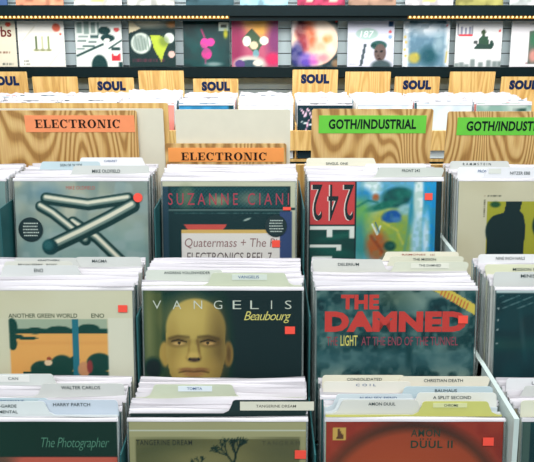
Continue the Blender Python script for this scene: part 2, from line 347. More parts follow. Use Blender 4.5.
a = wart(402, (222, 222, 226)); a.rect(408, 22, 444, 67, (110, 140, 160), 1, 4).rect(408, 21, 444, 25, (40, 70, 84)).ell(426, 30, 16, 6, (226, 230, 236), .7).ell(414, 58, 6, 5, (220, 190, 70), .3).ell(428, 56, 9, 9, (40, 84, 96), .5).ell(438, 44, 5, 8, (170, 190, 200), .6).noise(12, (60, 90, 110), .25, 8, .5, .6).ell(445, 27, 1, 1, (220, 80, 80))
for i, y in enumerate((38, 43, 50, 56)): a.ell(405 if i % 2 else 404, y, 1.2, 1.4, (200, 170, 90), .3)
a.line([(446, 52), (445, 62)], 1.6, (190, 170, 100)).line([(447, 40), (446, 50)], 1, (160, 170, 170))
WALL.append((a, [], 'white bordered cover with a misty blue picture', []))
a = wart(454, (232, 228, 230)); a.line([(456, 26), (456.5, 36), (470, 35.5), (470, 28)], .8, (60, 60, 80)).rect(457, 35.4, 470.5, 37.2, (214, 64, 76)).rect(458.5, 28, 461, 35, (110, 110, 140), .7).rect(462.5, 29, 465, 35, (110, 110, 140), .7).rect(466.5, 28, 468.5, 35, (110, 110, 140), .7).ell(481.5, 33.5, 2.2, 2.8, (70, 84, 60)).poly([(478, 50), (477, 40), (481, 36), (486, 38), (489, 50)], (58, 84, 66)).poly([(472, 50), (476, 44), (490, 46), (491, 50)], (54, 74, 66)).ell(474, 43, 2, 2, (80, 84, 84)).ell(497.6, 32, 1.3, 1.3, (226, 80, 70)).ell(490, 45, 2, 4, (50, 72, 64))
for x, h in ((456, 4), (461, 5), (466, 3), (472, 8), (480, 5), (488, 7), (494, 6), (499, 6)): a.rect(x-2.4, 67-h, x+2.4, 67, (110, 122, 120), .8, 2)
a.scribble(455, 500, 51.5, .8, (170, 180, 180), .6, 9)
WALL.append((a, [('NWA', 458.5, 469.5, 28, 34.5, (90, 96, 120), {})][:0], 'white cover with a small crouching figure in dark green', []))
a = wart(509, (236, 230, 234)); a.rect(527, 32, 560, 64, (100, 110, 100)).ell(532, 40, 4, 7, (70, 120, 90), .4).ell(532, 56, 4, 6, (214, 150, 140), .4).scribble(527, 540, 25.5, .8, (50, 60, 60), 1, 3).scribble(525, 530, 63, 1, (120, 60, 60), 1, 5)
WALL.append((a, [], 'white cover with an off-centre photo, cut by the right photo edge', []))
WF = 4.285
SLV = {}
for i, (a, tx, lab, _) in enumerate(WALL):
    X, H = onf(a.x0+W/2, 67, WF)
    e = empty('record', 'wall record, '+lab, 'record', 'face-out records on the wall ledge', (X, WF, CAMZ+LH+.0045), -WLEAN)
    link('cover', cover_mesh(a, .006, tx, S=.318), e)
    link('plastic_sleeve', sleeve_mesh(100+i, .006, .318, top=.004, mx=.003), e)
UP = [(16, (224, 150, 120), 'orange'), (74, (226, 222, 214), 'off-white'), (127, (206, 206, 200), 'pale grey'), (186, (60, 84, 92), 'dark teal'), (240, (150, 190, 206), 'light blue'), (297, (170, 62, 90), 'crimson'),
      (348, (160, 128, 110), 'brown'), (405, (226, 220, 224), 'pinkish white'), (455, (166, 160, 96), 'olive'), (509, (222, 228, 226), 'white edged'), (-40, (70, 90, 130), 'blue')]
UPN = ['above the white cover with three towers', 'above the black and white cartoon cover', 'above the cover with mask shapes', 'above the magenta figure cover', 'above the swirling blossom cover', 'above the moon cover', 'above the green cap cover', 'above the misty blue cover', 'above the crouching figure cover', 'at the top right corner', 'at the top left corner']
for i, ((x, c, cn), wh) in enumerate(zip(UP, UPN)):
    a = Art(24, x, -42, 48, c); a.noise(7, np.clip(np.array(c)*1.2, 0, 255), .6, i+2).noise(9, np.array(c)*.55, .5, i+20, .55, .75)
    if cn in ('off-white', 'pinkish white'): a.rect(x+18, 0, x+30, 3, (226, 210, 120))
    if cn == 'crimson': a.rect(x+10, -2, x+16, 3, (220, 190, 170)).rect(x+32, -2, x+40, 3, (220, 190, 170))
    X, H = onf(x+24, 5.5, WF)
    o = link('record', cover_mesh(a, .006, S=.318, name='record')); o.location = (X, WF, CAMZ+UH+.0045); o.rotation_euler.x = -WLEAN
    tag(o, '%s cover on the upper wall ledge %s' % (cn, wh), 'record', 'records on the upper wall ledge')
# ---------------------------------------------------------------- bins under the wall, their wooden cards and records
NAVY = lin((22, 40, 78))
def plain_art(c, seed, n=16): return Art(n, 0, 0, 100, c).noise(5, np.clip(np.array(c)*1.25, 0, 255), .6, seed).noise(6, np.array(c, float)*.6, .5, seed+9, .55, .8)
SOULH = -.49
e = empty('record_bin', 'long pale wood record bin standing under the black wall ledges', 'record bin', loc=(0, 3.40, 0))
m = MB(); m.box(-2.8, 2.8, 0, .018, CAMZ-.745, CAMZ-.632); m.build('front_board', [PINE], e)
m = MB(); m.box(-2.8, 2.8, .018, .72, CAMZ-.815, CAMZ-.80); m.build('bin_floor', [PINE], e)
m = MB(); m.box(-2.8, 2.8, .72, .738, .0, CAMZ-.56); m.build('back_board', [PINE], e)
m = MB(); m.box(-2.75, 2.75, .1, .7, .0, CAMZ-.815); m.build('cabinet_base', [SHADE], e)
for k in range(-5, 6):
    x = -.006+.342*(k-.5)
    m = MB(); m.box(x-.004, x+.004, .018, .65, CAMZ-.80, CAMZ-.60); m.build('divider_panel', [PINE], e)
SCARD = [(3, 72, 'SOUL', 'cut by the left photo edge'), (54, 77, '', 'second from the left photo edge'), (110.5, 78, 'SOUL', 'under the black and white cartoon cover'), (160.5, 71, '', 'tall, under the cover with mask shapes'),
         (215.5, 79, 'SOUL', 'half sunk behind records, under the magenta figure cover'), (315.5, 70, 'SOUL', 'tall, under the moon cover'), (368.5, 72, '', 'under the green cap cover'), (418, 77, 'SOUL', 'half sunk behind records, under the misty blue cover'),
         (473.5, 72, '', 'under the crouching figure cover'), (525, 77, 'SOUL', 'cut by the right photo edge')]
for x, yt, t, lab in SCARD:
    X, H = onf(x, yt, 4.07); h = H+.80
    e = empty('header_card', ('pale wood card with navy SOUL lettering, ' if t else 'blank pale wood card, ')+lab, 'sign', 'wooden cards at the back of the wall bin', (X, 4.07, CAMZ-.7985), -.03)
    m = MB(); m.prism([(-.15, 0), (.15, 0), (.15, h-.004), (.146, h), (-.146, h), (-.15, h-.004)], -.003, .003); m.build('board', [PINE], e)
    if t:
        zt = h-.028 if yt < 75 or x < 5 else h-.022
        if x == 215.5: zt = h-.018
        m = MB(); write(m, t, -.094, .094, zt-.062, zt, -.0042, 0, NAVY, bold=.075, space=1.12); m.build('lettering', [PRINT], e)
FRONT = {  # front records of the wall bin by column
 -1: ((60, 140, 190), 'teal blue cover at the front of the wall bin'),
 0: ((226, 226, 228), 'white cover at the front of the wall bin, next right of the teal blue one'),
 1: ((18, 44, 52), 'black cover with pink and white scrawl at the front of the wall bin'),
 2: ((214, 222, 228), 'pale cover at the front of the wall bin, next right of the scrawled black one'),
 3: ((206, 214, 216), 'light grey cover at the front of the wall bin, behind the right green sign'),
 4: ((130, 160, 150), 'grey green cover with a small dark label at the front of the wall bin')}
pal = [(226, 222, 220), (205, 212, 216), (60, 90, 100), (236, 234, 230), (180, 160, 150), (120, 150, 160), (230, 226, 214), (214, 214, 222), (40, 60, 66), (196, 120, 110)]
def soul_mesh(c, seed, art=None):
    a = art or plain_art(c, seed, 12); r = random.Random(seed)
    me = MB(); t = .012; n = a.n; u = np.linspace(-S/2, S/2, n); X, Z = np.meshgrid(u, np.linspace(S, 0, n))
    idx = np.arange(n*n).reshape(n, n); q = np.stack([idx[1:, :-1], idx[1:, 1:], idx[:-1, 1:], idx[:-1, :-1]], -1).reshape(-1, 4)
    me.add(np.stack([X.ravel(), np.full(n*n, -t/2), Z.ravel()], 1), [tuple(k) for k in q.tolist()], 0, a.lin().reshape(-1, 3))
    me.box(-S/2, S/2, -t/2, t/2, 0, S, 0, lin((212, 211, 216)), skip='f')
    N = 14; V = []
    for i in range(N+1):
        x = -S/2-.002+(S+.004)*i/N; z = S+.008+.006*math.sin(i*.8+seed)+.004*math.sin(i*2.1+seed*2)
        V += [(x, -t/2-.002, S-.012), (x, -t/2+.002, z), (x, t/2+.002, S-.006)]
    me.add(V, [(3*i, 3*i+3, 3*i+4, 3*i+1) for i in range(N)]+[(3*i+1, 3*i+4, 3*i+5, 3*i+2) for i in range(N)], 1)
    return me.mesh('record', [PRINT, FLAP])
SM = [soul_mesh(c, i+3) for i, c in enumerate(pal)]
ZB = CAMZ-.80
for k in range(-5, 5):
    cx = -.006+.342*k
    for j in range(12):
        f = 3.505+j*.0345
        if j == 0 and k in FRONT:
            c, lab = FRONT[k]; a = Art(40, 0, 0, 100, c)
            tx = ''
            if k == -1: a.rect(0, 0, 100, 5, (36, 90, 110)).noise(6, (40, 100, 140), .6, 4).rect(90, 0, 100, 40, (24, 60, 70))
            if k == 1:
                r = random.Random(4)
                pts = [(6+i*4, 12+(i % 3)*7+r.uniform(-4, 4)) for i in range(9)]; a.line(pts, 2, (228, 190, 214))
                for x in range(46, 96, 5): a.line([(x, 10+r.uniform(0, 8)), (x+r.uniform(2, 8), 26)], 1.2, (206, 216, 220))
                a.line([(8, 34), (30, 40), (50, 36), (92, 46)], 2, (216, 226, 230)).line([(20, 30), (14, 56)], 2, (225, 170, 200))
            if k == 4: a.rect(66, 8, 90, 15, (40, 70, 64)).noise(6, (200, 206, 200), .7, 3)
            if k in (0, 2, 3): a.noise(7, (190, 200, 214), .8, k+2)
            me = soul_mesh(c, 50+k, a); label = lab; grp = None
        else:
            me = SM[RNG.randint(len(SM))]
            nxt = FRONT[k][1].split(' at the front')[0] if k in FRONT else None
            label = ('record in the wall bin behind the %s' % nxt) if nxt else ('record packed in the wall bin, column %s' % {-5: 'at the far left photo edge', -4: 'next in from the left photo edge', -3: 'beneath the SOUL card under the cartoon cover', -2: 'beneath the tall blank card'}[k])
            grp = 'records in the wall bin, '+(nxt or label.split('column ')[1])
        o = link('record', me); lean = -math.radians(14+RNG.rand()*2)
        o.location = (cx+RNG.uniform(-.005, .005), f-.078, ZB+.003+RNG.uniform(0, .012)*(j > 0)+(.02 if k == -2 and j > 6 else 0)); o.rotation_euler.x = lean
        tag(o, label, 'record', grp)
# lower rack at the foot of the wall bin (seen through the gaps between the wooden signs)
e = empty('record_rack', 'low dark record rack on the floor before the pale wood wall bin', 'record rack', loc=(0, 2.95, 0))
m = MB(); m.box(-2.6, 2.6, 0, .40, CAMZ-1.16, CAMZ-1.14); m.build('rack_floor', [SHADE], e)
m = MB(); m.box(-2.6, 2.6, 0, .38, 0, CAMZ-1.16); m.build('rack_base', [SHADE], e)
m = MB(); m.box(-2.6, 2.6, -.015, 0, CAMZ-1.16, CAMZ-.95); m.build('front_board', [SHADE], e)
for k, nm in ((0, 'left gap between the wooden signs'), (1, 'left gap between the wooden signs'), (2, 'right gap between the wooden signs'), (3, 'right gap between the wooden signs')):
    for j in range(6):
        o = link('record', SM[RNG.randint(len(SM))]); o.location = (.03+.342*k, 3.0+j*.05, CAMZ-1.137); o.rotation_euler.x = -math.radians(14)
        tag(o, 'record in the low rack seen through the '+nm, 'record', 'records in the low rack, '+nm)
# ---------------------------------------------------------------- the stepped browser
LEAN = math.radians(14); SL, CL = math.sin(LEAN), math.cos(LEAN)
HT = {1: -.6775, 2: -.513, 3: -.3706}; FR = {1: .889, 2: 1.081, 3: 1.378}; BK = {1: 1.008, 2: 1.218, 3: 1.505}
CX = {0: -.778, 1: -.433, 2: -.088, 3: .257, 4: .612}
DX = {(1, 1): .008, (1, 3): .006, (3, 1): -.008, (2, 1): .008, (3, 2): -.002}
def cx_(r, c): return CX[c]+DX.get((r, c), 0)
FL = {r: HT[r]-S*CL-.006 for r in HT}
e = empty('record_browser', 'stepped record browser holding the three front tiers of records', 'record bin', loc=(0, .80, 0))
def bx(name, mat, x0, x1, y0, y1, h0, h1):
    m = MB(); m.box(x0, x1, y0-.80, y1-.80, CAMZ+h0, CAMZ+h1); return m.build(name, [mat], e)
XL, XR = -.96, .98
bx('front_board', PINE, XL, XR, .778, .796, FL[1]-.12, FL[1]+.10)
bx('tray_floor', SHADE, XL, XR, .796, .955, FL[1]-.014, FL[1]-.001)
bx('tray_floor', SHADE, XL, XR, .998, 1.19, FL[2]-.014, FL[2]-.001)
bx('tray_floor', SHADE, XL, XR, 1.232, 1.635, FL[3]-.014, FL[3]-.001)
def riser(f0, h0, h1):
    d = (h1-h0)*math.tan(LEAN); m = MB(); A = f0-.80
    m.hexa([(x, y+(d if zz else 0), CAMZ+(h1 if zz else h0)) for x in (XL, XR) for y in (A, A+.008) for zz in (0, 1)]); m.build('riser', [SHADE], e)
riser(.957, FL[1]-.014, FL[2]-.001); riser(1.193, FL[2]-.014, FL[3]-.001)
bx('back_board', PINE, XL, XR, 1.64, 1.655, FL[3]-.3, HT[3]-.03)
bx('base_cabinet', SHADE, XL+.02, XR-.02, .84, 1.62, -CAMZ, FL[1]-.014)
bx('base_step', SHADE, XL, XR, 1.022, 1.62, FL[1]-.014, FL[2]-.014)
bx('base_step', SHADE, XL, XR, 1.264, 1.62, FL[2]-.014, FL[3]-.014)
for xg, th, dz, mt in ((-.6095, .0028, -.05, SHADE), (-.2565, .0028, -.05, SHADE), (.0845, .0028, -.05, SHADE), (.433, .009, .016, STEEL)):
    for r, (y0, y1) in {1: (.80, 1.052), 2: (1.0, 1.335), 3: (1.25, 1.55)}.items():
        y0b = y0
        m = MB(); h0, h1 = FL[r]-.001, HT[r]+(dz if r == 1 or dz < 0 else -.15)
        k = (h1-h0)*math.tan(LEAN)
        m.hexa([(x, y+(k*.8 if zz and y < (y0+y1)/2-.80 else 0)-0, CAMZ+(h1 if zz else h0)) for x in (xg-th/2, xg+th/2) for y in (y0-.80, y1-.80) for zz in (0, 1)])
        m.build('column_panel', [mt], e)
# -- tab dividers
GREY = (206, 208, 206); GRN = (196, 202, 180); CRM = (226, 222, 204); BLU = (190, 208, 216); WHT = (230, 230, 234); OLV = (196, 196, 112); BLK = (22, 44, 44)
INK = (44, 62, 66); BINK = (54, 92, 140)
TABS = [  # row, col, x0, x1, ytop, colour, [(text, x0, x1, ymid, h, ink)], label strip, label
 (3,1,80,143,155.5,WHT,[('CABARET',104,117,159,2,BINK)],None,'white tab divider at the back, under the ELECTRONIC label, right of centre'),
 (3,1,41,100,159.5,BLU,[("SIGN OF 'N' SIDE",60,82,163,2.6,INK)],None,'pale blue tab divider under the ELECTRONIC label, left of the grey tab'),
 (3,1,73,143,163.5,GREY,[('MIKE OLDFIELD',92,120,169,3.2,INK)],None,'grey tab divider just behind the chrome rods cover'),
 (3,3,312,375,156,CRM,[('SINGLE. ONE',326,348,161.5,2.4,INK)],None,'cream tab divider at the back left under the left green sign'),
 (3,3,365,426,161.5,WHT,[('LE',378,382,167,2.6,INK)],None,'white tab divider peeking up behind the grey tab under the left green sign'),
 (3,3,378,447,165.5,(200,204,198),[('FRONT 242',402,420,168.5,2.6,INK)],None,'grey tab divider just behind the red and blue painted cover'),
 (3,4,451,509,159,GREY,[('RAMMSTEIN',463,491,162,2.4,INK)],None,'grey tab divider at the back left under the right green sign'),
 (3,4,462,520,165,WHT,[('PRONG',478,490,169,2.6,BINK)],None,'white tab divider with blue print under the right green sign'),
 (3,4,487,550,167.5,(222,222,228),[('NITZER EBB',510,530,173,3,INK)],(488,501,168.5,173.5,(210,212,206)),'foremost tab divider behind the cream cover with a dark silhouette'),
 (2,1,14,76,255.5,GREY,[('KRAFTWERK',38,60,258,1.8,INK)],None,'rearmost left tab divider behind the landscape cover'),
 (2,1,4,72,259,(214,214,206),[('BRYAN FERRY - ROXY',18,57,262.6,2.6,INK)],None,'middle left tab divider behind the landscape cover'),
 (2,1,75,139,255,GREY,[('MAGMA',92,107,259,3,INK)],None,'right tab divider behind the landscape cover'),
 (2,1,3,78,263,(212,214,214),[('ENO',34,43,268,3.6,INK)],None,'large grey tab divider nearest behind the landscape cover'),
 (2,2,151,223,267.5,(208,212,204),[('ANDREAS VOLLENWEIDER',164,210,270.3,2.6,INK)],None,'grey tab divider on the left behind the bald head cover'),
 (2,2,211,286,270.5,GRN,[('VANGELIS',238,259,274.5,2.8,BINK)],(232,267,272,277.5,(206,214,206)),'greenish tab divider on the right behind the bald head cover'),
 (2,3,385,459,249.5,CRM,[('RAMONES   (((',402,435,252.6,2.2,(150,70,60))],None,'rearmost right tab divider with reddish print behind the red block letter cover'),
 (2,3,390,464,254,(214,214,196),[('THE MISSION',413,436,257,2.4,INK)],None,'middle right tab divider behind the red block letter cover'),
 (2,3,312,383,257,(208,208,204),[('DELERIUM',338,359,262,2.8,INK)],None,'grey left tab divider behind the red block letter cover'),
 (2,3,394,470,259.5,(208,210,194),[('THE DAMNED',419,441,263,2.4,INK)],(411,449,261,266,(222,222,210)),'foremost right tab divider with label strip behind the red block letter cover'),
 (2,4,481,556,252,WHT,[('NINE INCH NAILS',496,525,256,3,INK)],None,'white rearmost tab divider in the right column, middle tier'),
 (2,4,485,560,262,(216,218,190),[('MISSION UK',513,540,267,3,INK)],None,'yellowish middle tab divider in the right column, middle tier'),
 (2,4,495,570,269.5,GREY,[('MINISTRY',521,546,273.5,3.4,INK)],None,'grey foremost tab divider in the right column, middle tier'),
 (1,1,-22,53,371.5,(214,218,216),[('CAN',8,18,376,3,INK)],(-2,29,373,379.5,(232,232,230)),'rear left tab divider with a label strip behind the dark green cover'),
 (1,1,41,120,381,GREY,[('WALTER CARLOS',61,100,385,3.4,INK)],None,'grey rear right tab divider behind the dark green cover'),
 (1,1,-30,48,395.5,BLU,[('BARBARIANS',-6,24,398.5,2.8,BINK)],None,'pale blue tab divider on the left behind the dark green cover'),
 (1,1,36,113,397.5,(198,208,222),[('HARRY PARTCH',53,90,402,3.4,INK)],None,'bluish front right tab divider behind the dark green cover'),
 (1,1,-32,46,402.5,(216,222,224),[('AVANT-GARDE',-16,17,407,3.2,INK),('EXPERIMENTAL',-16,18,413,3,INK)],None,'two line left tab divider nearest behind the dark green cover'),
 (1,2,153,233,382,GRN,[('TOMITA',187,202,386,2.6,BINK)],(178,212,383.5,389,(220,228,236)),'greenish tab divider with a pale label behind the bare tree cover'),
 (1,2,232,318,397.5,BLK,[('TANGERINE DREAM',256,296,403.5,2.8,(84,84,76))],(240,314,399,408,(214,212,196)),'black tab divider with a cream label behind the bare tree cover'),
 (1,3,326,405,373,CRM,[('CONSOLIDATED',347,382,377,2.8,INK)],None,'cream rearmost left tab divider behind the orange ring cover'),
 (1,3,400,490,374,(228,222,206),[('CHRISTIAN DEATH',424,463,378,3.2,INK)],None,'cream rearmost right tab divider behind the orange ring cover'),
 (1,3,332,411,379,(228,224,214),[('COIL',356,376,382.4,2.4,BINK)],None,'cream left tab divider with wide spaced blue letters behind the orange ring cover'),
 (1,3,404,486,384,BLU,[('BAUHAUS',435,457,388,3,INK)],None,'blue right tab divider behind the orange ring cover'),
 (1,3,336,413,391.5,(206,216,222),[('ALIEN SEX FIEND',359,397,395.3,2.6,BINK)],None,'pale blue left tab divider behind the orange ring cover, second from the front'),
 (1,3,417,492,391.5,(226,226,222),[('A SPLIT SECOND',433,471,396.2,3.2,INK)],None,'off-white right tab divider behind the orange ring cover'),
 (1,3,338,415,397.5,(216,222,226),[('CABARET VOLTAIRE',349,400,401.2,2.6,BINK)],None,'bluish white left tab divider directly behind the foremost grey one at the orange ring cover'),
 (1,3,422,489,400.5,OLV,[('CHROME',444,458,404.3,2.6,INK)],(433,467,402,406.6,(212,214,160)),'olive yellow right tab divider behind the orange ring cover'),
 (1,3,341,418,403.5,(208,208,202),[('AMON DUUL',368,395,407.3,3.2,INK)],None,'grey foremost left tab divider behind the orange ring cover'),
 (1,4,507,590,376,WHT,[('LAIBACH',532,552,380.5,3.2,INK)],None,'white rear tab divider in the right column, front tier'),
 (1,4,524,600,383.5,GREY,[],None,'grey middle tab divider in the right column, front tier'),
 (1,4,528,604,398,(216,216,196),[],None,'yellowish foremost tab divider in the right column, front tier')]
TOPUP = .030
busy = {}
def tab_f(row, x0, x1, yt):
    h = HT[row]+TOPUP*CL; mxf = {1: 1.012, 2: 1.240, 3: 1.560}[row]
    _, f = onh((x0+x1)/2, yt, h)
    return min(max(f-TOPUP*SL, FR[row]+.0085), mxf)
def divider(row, col, x0, x1, yt, colr, texts, strip, lab, f0):
    f = f0+TOPUP*SL
    t = .0012; X0, _ = onf(x0, yt, f); X1, _ = onf(x1, yt, f); c = cx_(row, col)
    Z = S+TOPUP; body = S+.003
    e = empty('tab_divider', lab, 'divider', None, (c, f-Z*SL, CAMZ+FL[row]+.003), -LEAN)
    base = X0-c; a, b = max(X0-c, -.164), min(X1-c, .164); hw = .158; r = .007; zt = Z-.002
    out = [(-hw, 0), (hw, 0), (hw, body)]
    a2c = a; b2c = b
    if b < hw-.02: out += [(b+.016, body), (b+.006, body+.005)]
    else: b2c = max(b, hw-.001)
    def arc(cx, cz, a0, a1): return [(cx+r*math.cos(math.radians(a0+(a1-a0)*i/5)), cz+r*math.sin(math.radians(a0+(a1-a0)*i/5))) for i in range(6)]
    out += arc(b2c-r, zt-r, 0, 90)
    if a > -hw+.02: out += arc(a+r, zt-r, 90, 180)+[(a-.006, body+.005), (a-.016, body), (-hw, body)]
    else: out += arc(min(a, -hw+.001)+r, zt-r, 90, 180)+([(-hw, body)] if a < -hw else [])
    m = MB(); m.prism(out, -t/2, t/2); mat = TABM(colr); m.build('card', [mat], e)
    pm = (X1-X0)/(x1-x0)       # metres per photo pixel at this tab
    foreshort = pm/math.cos(P-LEAN)
    if strip:
        sx0, sx1, sy0, sy1, sc = strip; sx0 = max(sx0, x0+(a+.004-base)/pm)
        q = MB(); q.prism([(base+(u-x0)*pm, zt-(v-yt)*foreshort) for u, v in ((sx0, sy1), (sx1, sy1), (sx1, sy0), (sx0, sy0))], -t/2-.0007, -t/2-.0001)
        q.build('label_strip', [TABM(sc)], e)
    m = MB()
    for s_, u0, u1, ym, hh, ink in texts:
        u0 = base+(u0-x0)*pm; u1 = base+(u1-x0)*pm; zc = zt-(ym-yt)*foreshort; H2 = hh*foreshort*.5
        write(m, s_, u0, u1, zc-H2, zc+H2, -t/2-.0011, 0, lin(ink), bold=.004, space=1.7 if s_ in ('COIL', 'RAMMSTEIN') else 1)
    if texts: m.build('lettering', [PRINT], e)
TM = {}
def TABM(c):
    if c not in TM: TM[c] = plain('tab_plastic', c, .35, .03, 12)
    return TM[c]
bins = {}
for T in TABS: bins.setdefault(T[:2], []).append([tab_f(T[0], T[2], T[3], T[4]), T])
for k, L in bins.items():
    L.sort(key=lambda q: q[0])
    for i in range(1, len(L)): L[i][0] = max(L[i][0], L[i-1][0]+.0042)
    for q in L: divider(*q[1], q[0])
    busy[k] = [q[0] for q in L]
# -- front covers
FRONTS = {}
def fr(row, col, art, texts, lab, stickers=(), short=''):
    FRONTS[(row, col)] = (art, texts, lab, stickers, short)
N = 150
def front_art(row, col, bg, n=N):
    sc = {1: 562, 2: 503, 3: 422}[row]; y0 = {1: 419.3, 2: 288.6, 3: 179}[row]
    w = S*sc; cx = 267+cx_(row, col)*sc
    return Art(n, cx-w/2, y0, w, bg)
# chrome rods
a = front_art(3, 1, (160, 168, 154)); L = a.x0
a.noise(5, (140, 152, 146), .9, 3).noise(7, (190, 190, 172), .8, 8, .5, .75).noise(10, (110, 136, 138), .45, 12, .5, .75).rect(L, 225, L+140, 330, (128, 160, 160), .7, 26).ell(45, 192, 16, 10, (70, 120, 150), .8, .6).noise(14, (160, 176, 176), .5, 5, .5, .75)
def rod(pts, wd):
    a.line(pts, wd, (24, 56, 56)).line([(x-.6, y-1.2) for x, y in pts], wd*.52, (120, 140, 132), 1, 1.5).line([(x-.8, y-1.8) for x, y in pts], wd*.26, (232, 226, 206), 1, 1)
rod([(72, 222), (96, 238), (120, 262)], 12)
rod([(40, 206), (52, 213), (68, 226), (84, 240)], 11)
rod([(46, 198), (66, 201), (88, 204), (108, 201), (128, 198)], 12)
rod([(50, 246), (80, 232), (108, 218), (132, 205)], 15)
a.ell(48, 247, 8, 8, (20, 62, 66), .1).ell(46, 245, 5, 5, (50, 100, 104), .4)
fr(3, 1, a, [('MIKE OLDFIELD', 66, 95, 185.5, 189, (190, 96, 90))], 'front record on the top tier, polished chrome rods against a cloudy sky', [('o', 138, 197, 4.6), ('b', 29.5, 229, 12.3, 'lines')], 'chrome rods')
# white paper on dark teal
a = front_art(3, 2, (198, 196, 172)); L = a.x0; Rr = L+a.w
a.rect(L+5, 185.5, Rr-5, 340, (18, 52, 56)).rect(L+8, 187, Rr-8, 207, (40, 84, 88))
for k in range(-30, 60): a.line([(L+k*4, 187), (L+k*4+20, 207)], .8, (16, 48, 54), .7); a.line([(L+k*4+20, 187), (L+k*4, 207)], .8, (16, 48, 54), .7)
a.rect(L, 179, L+5, 340, (198, 196, 172)).rect(Rr-5, 179, Rr, 340, (198, 196, 172)).rect(L, 207.4, Rr, 209.5, (18, 52, 56)).rect(L+5, 186, L+8, 330, (18, 52, 56)).rect(Rr-8, 186, Rr-5, 330, (18, 52, 56))
a.ell(186, 196, 7, 10, (120, 132, 100), .6, .7).ell(218, 200, 10, 5, (150, 158, 120), .6, .8).ell(250, 198, 12, 6, (140, 140, 120), .6, .6).rect(168, 209.2, 288, 210.2, (120, 140, 136)).scribble(174, 286, 212.6, 1, (120, 150, 146), .6, 4)
a.rect(280, 211, 292, 340, (60, 76, 120)).rect(162, 186, 168, 300, (46, 70, 86)).poly([(183, 224), (227, 224), (221, 231), (189, 231)], (206, 84, 76)).rect(181, 229.5, 280, 234, (214, 178, 104)).rect(181, 233, 280, 340, (226, 220, 216)).ell(247, 219, 4, 1, (200, 210, 200), .3, .8, -20)
fr(3, 2, a, [('SUZANNE CIANI', 168, 289, 192.5, 204.5, (176, 66, 84), dict(space=1.5)), ('Quatermass + The Pit', 184, 281, 238, 248.5, (150, 116, 116), dict(shear=.12)), ('ELECTRONICS REEL 7', 186, 272, 252.5, 262, (96, 84, 86), dict(shear=.08))],
   'front record on the top tier, white handwritten sheet on a dark teal cover', [('b', 276, 225.5, 11, 'lines'), ('s', 276, 243.5, 4, 3.6), ('s', 287, 208, 4, 1.6)], 'handwritten sheet')
# red block and painted picture
a = front_art(3, 3, (14, 44, 48)); L = a.x0
a.rect(310, 181, 355, 224, (204, 70, 72)).noise(14, (170, 50, 58), .0).rect(310, 225, 355, 340, (16, 66, 62)).ell(340, 236, 18, 3, (40, 96, 84), .6, .8, -10).ell(335, 252, 20, 4, (36, 90, 80), .6, .8, 8)
Wt = (226, 228, 222)
a.rect(310, 225.8, 355, 229.6, Wt).rect(327.5, 226, 333, 237, Wt).rect(350, 226, 355, 238, Wt).rect(310, 244.6, 342, 247.6, Wt).rect(337, 247, 342, 250.5, Wt).rect(313, 256.5, 333, 262, Wt)
b_ = Art(N, L, 179, a.w, (120, 178, 206))
b_.rect(356, 180, 440, 200, (96, 170, 210), 1, 14).ell(372, 186, 9, 10, (226, 236, 240), .4).ell(364, 196, 8, 8, (50, 140, 190), .4).ell(360, 215, 12, 16, (110, 170, 90), .4).ell(362, 240, 10, 20, (60, 140, 140), .4).ell(388, 228, 20, 22, (182, 180, 62), .35).ell(402, 236, 18, 22, (140, 164, 70), .4).ell(378, 246, 11, 15, (172, 92, 46), .35).ell(376, 197, 3.4, 3.6, (176, 96, 56), .4).ell(397, 197, 15, 10, (14, 76, 78), .2, 1, -8).ell(402, 193, 10, 5, (22, 100, 92), .4).ell(384, 205, 16, 3.6, (26, 106, 90), .4, 1, -16).ell(392, 216, 10, 6, (30, 84, 156), .2, 1, -12).ell(397, 219, 5, 3, (60, 110, 180), .4).ell(405, 209, 6, 5, (150, 190, 196), .4).ell(413, 210, 3.4, 20, (50, 140, 170), .4, 1, 6).ell(419, 198, 5, 26, (224, 232, 232), .3).ell(417, 238, 5, 22, (170, 206, 228), .5).rect(424, 180, 440, 270, (40, 152, 210), 1, 3).ell(427, 236, 3.4, 22, (196, 220, 236), .5).ell(434, 230, 2, 30, (20, 120, 190), .6, .7).ell(391, 246, 6, 5, (26, 74, 66), .3)
b_.line([(373, 224), (378, 234), (381, 226)], 2, (220, 226, 220)).line([(376, 222), (380, 232)], 1.2, (40, 90, 130)).line([(384, 222), (398, 230), (404, 244)], 2.4, (206, 196, 80), .7, 2).line([(372, 236), (384, 252)], 3, (130, 62, 36), .7, 2).line([(410, 226), (406, 250)], 3, (96, 150, 120), .7, 2).line([(358, 206), (368, 200), (378, 202)], 2, (20, 100, 90), .8, 2)
b_.noise(40, (90, 150, 130), .25, 6)
msk = ((b_.X > 356.5) & (b_.X < 436.5) & (b_.Y > 180.8)).astype(float); a.A = a.A*(1-msk[..., None])+b_.A*msk[..., None]
rt = dict(bold=.03, flip=True)
def two42(c, dx, dy, d): return [(g, x+dx, x+10+dx, 184+dy, 220+dy, c, dict(bold=.0, flip=True, d=d)) for g, x in (('2', 344, ), ('4', 328.5), ('2', 312.5))]
fr(3, 3, a, two42((232, 214, 206), -1.2, .4, .0004)+two42((20, 40, 44), 0, 0, .0008), 'front record on the top tier, red block with upside-down numerals beside a blue painting', [('s', 428.5, 196, 3.8, 3.4)], 'red block and blue painting')
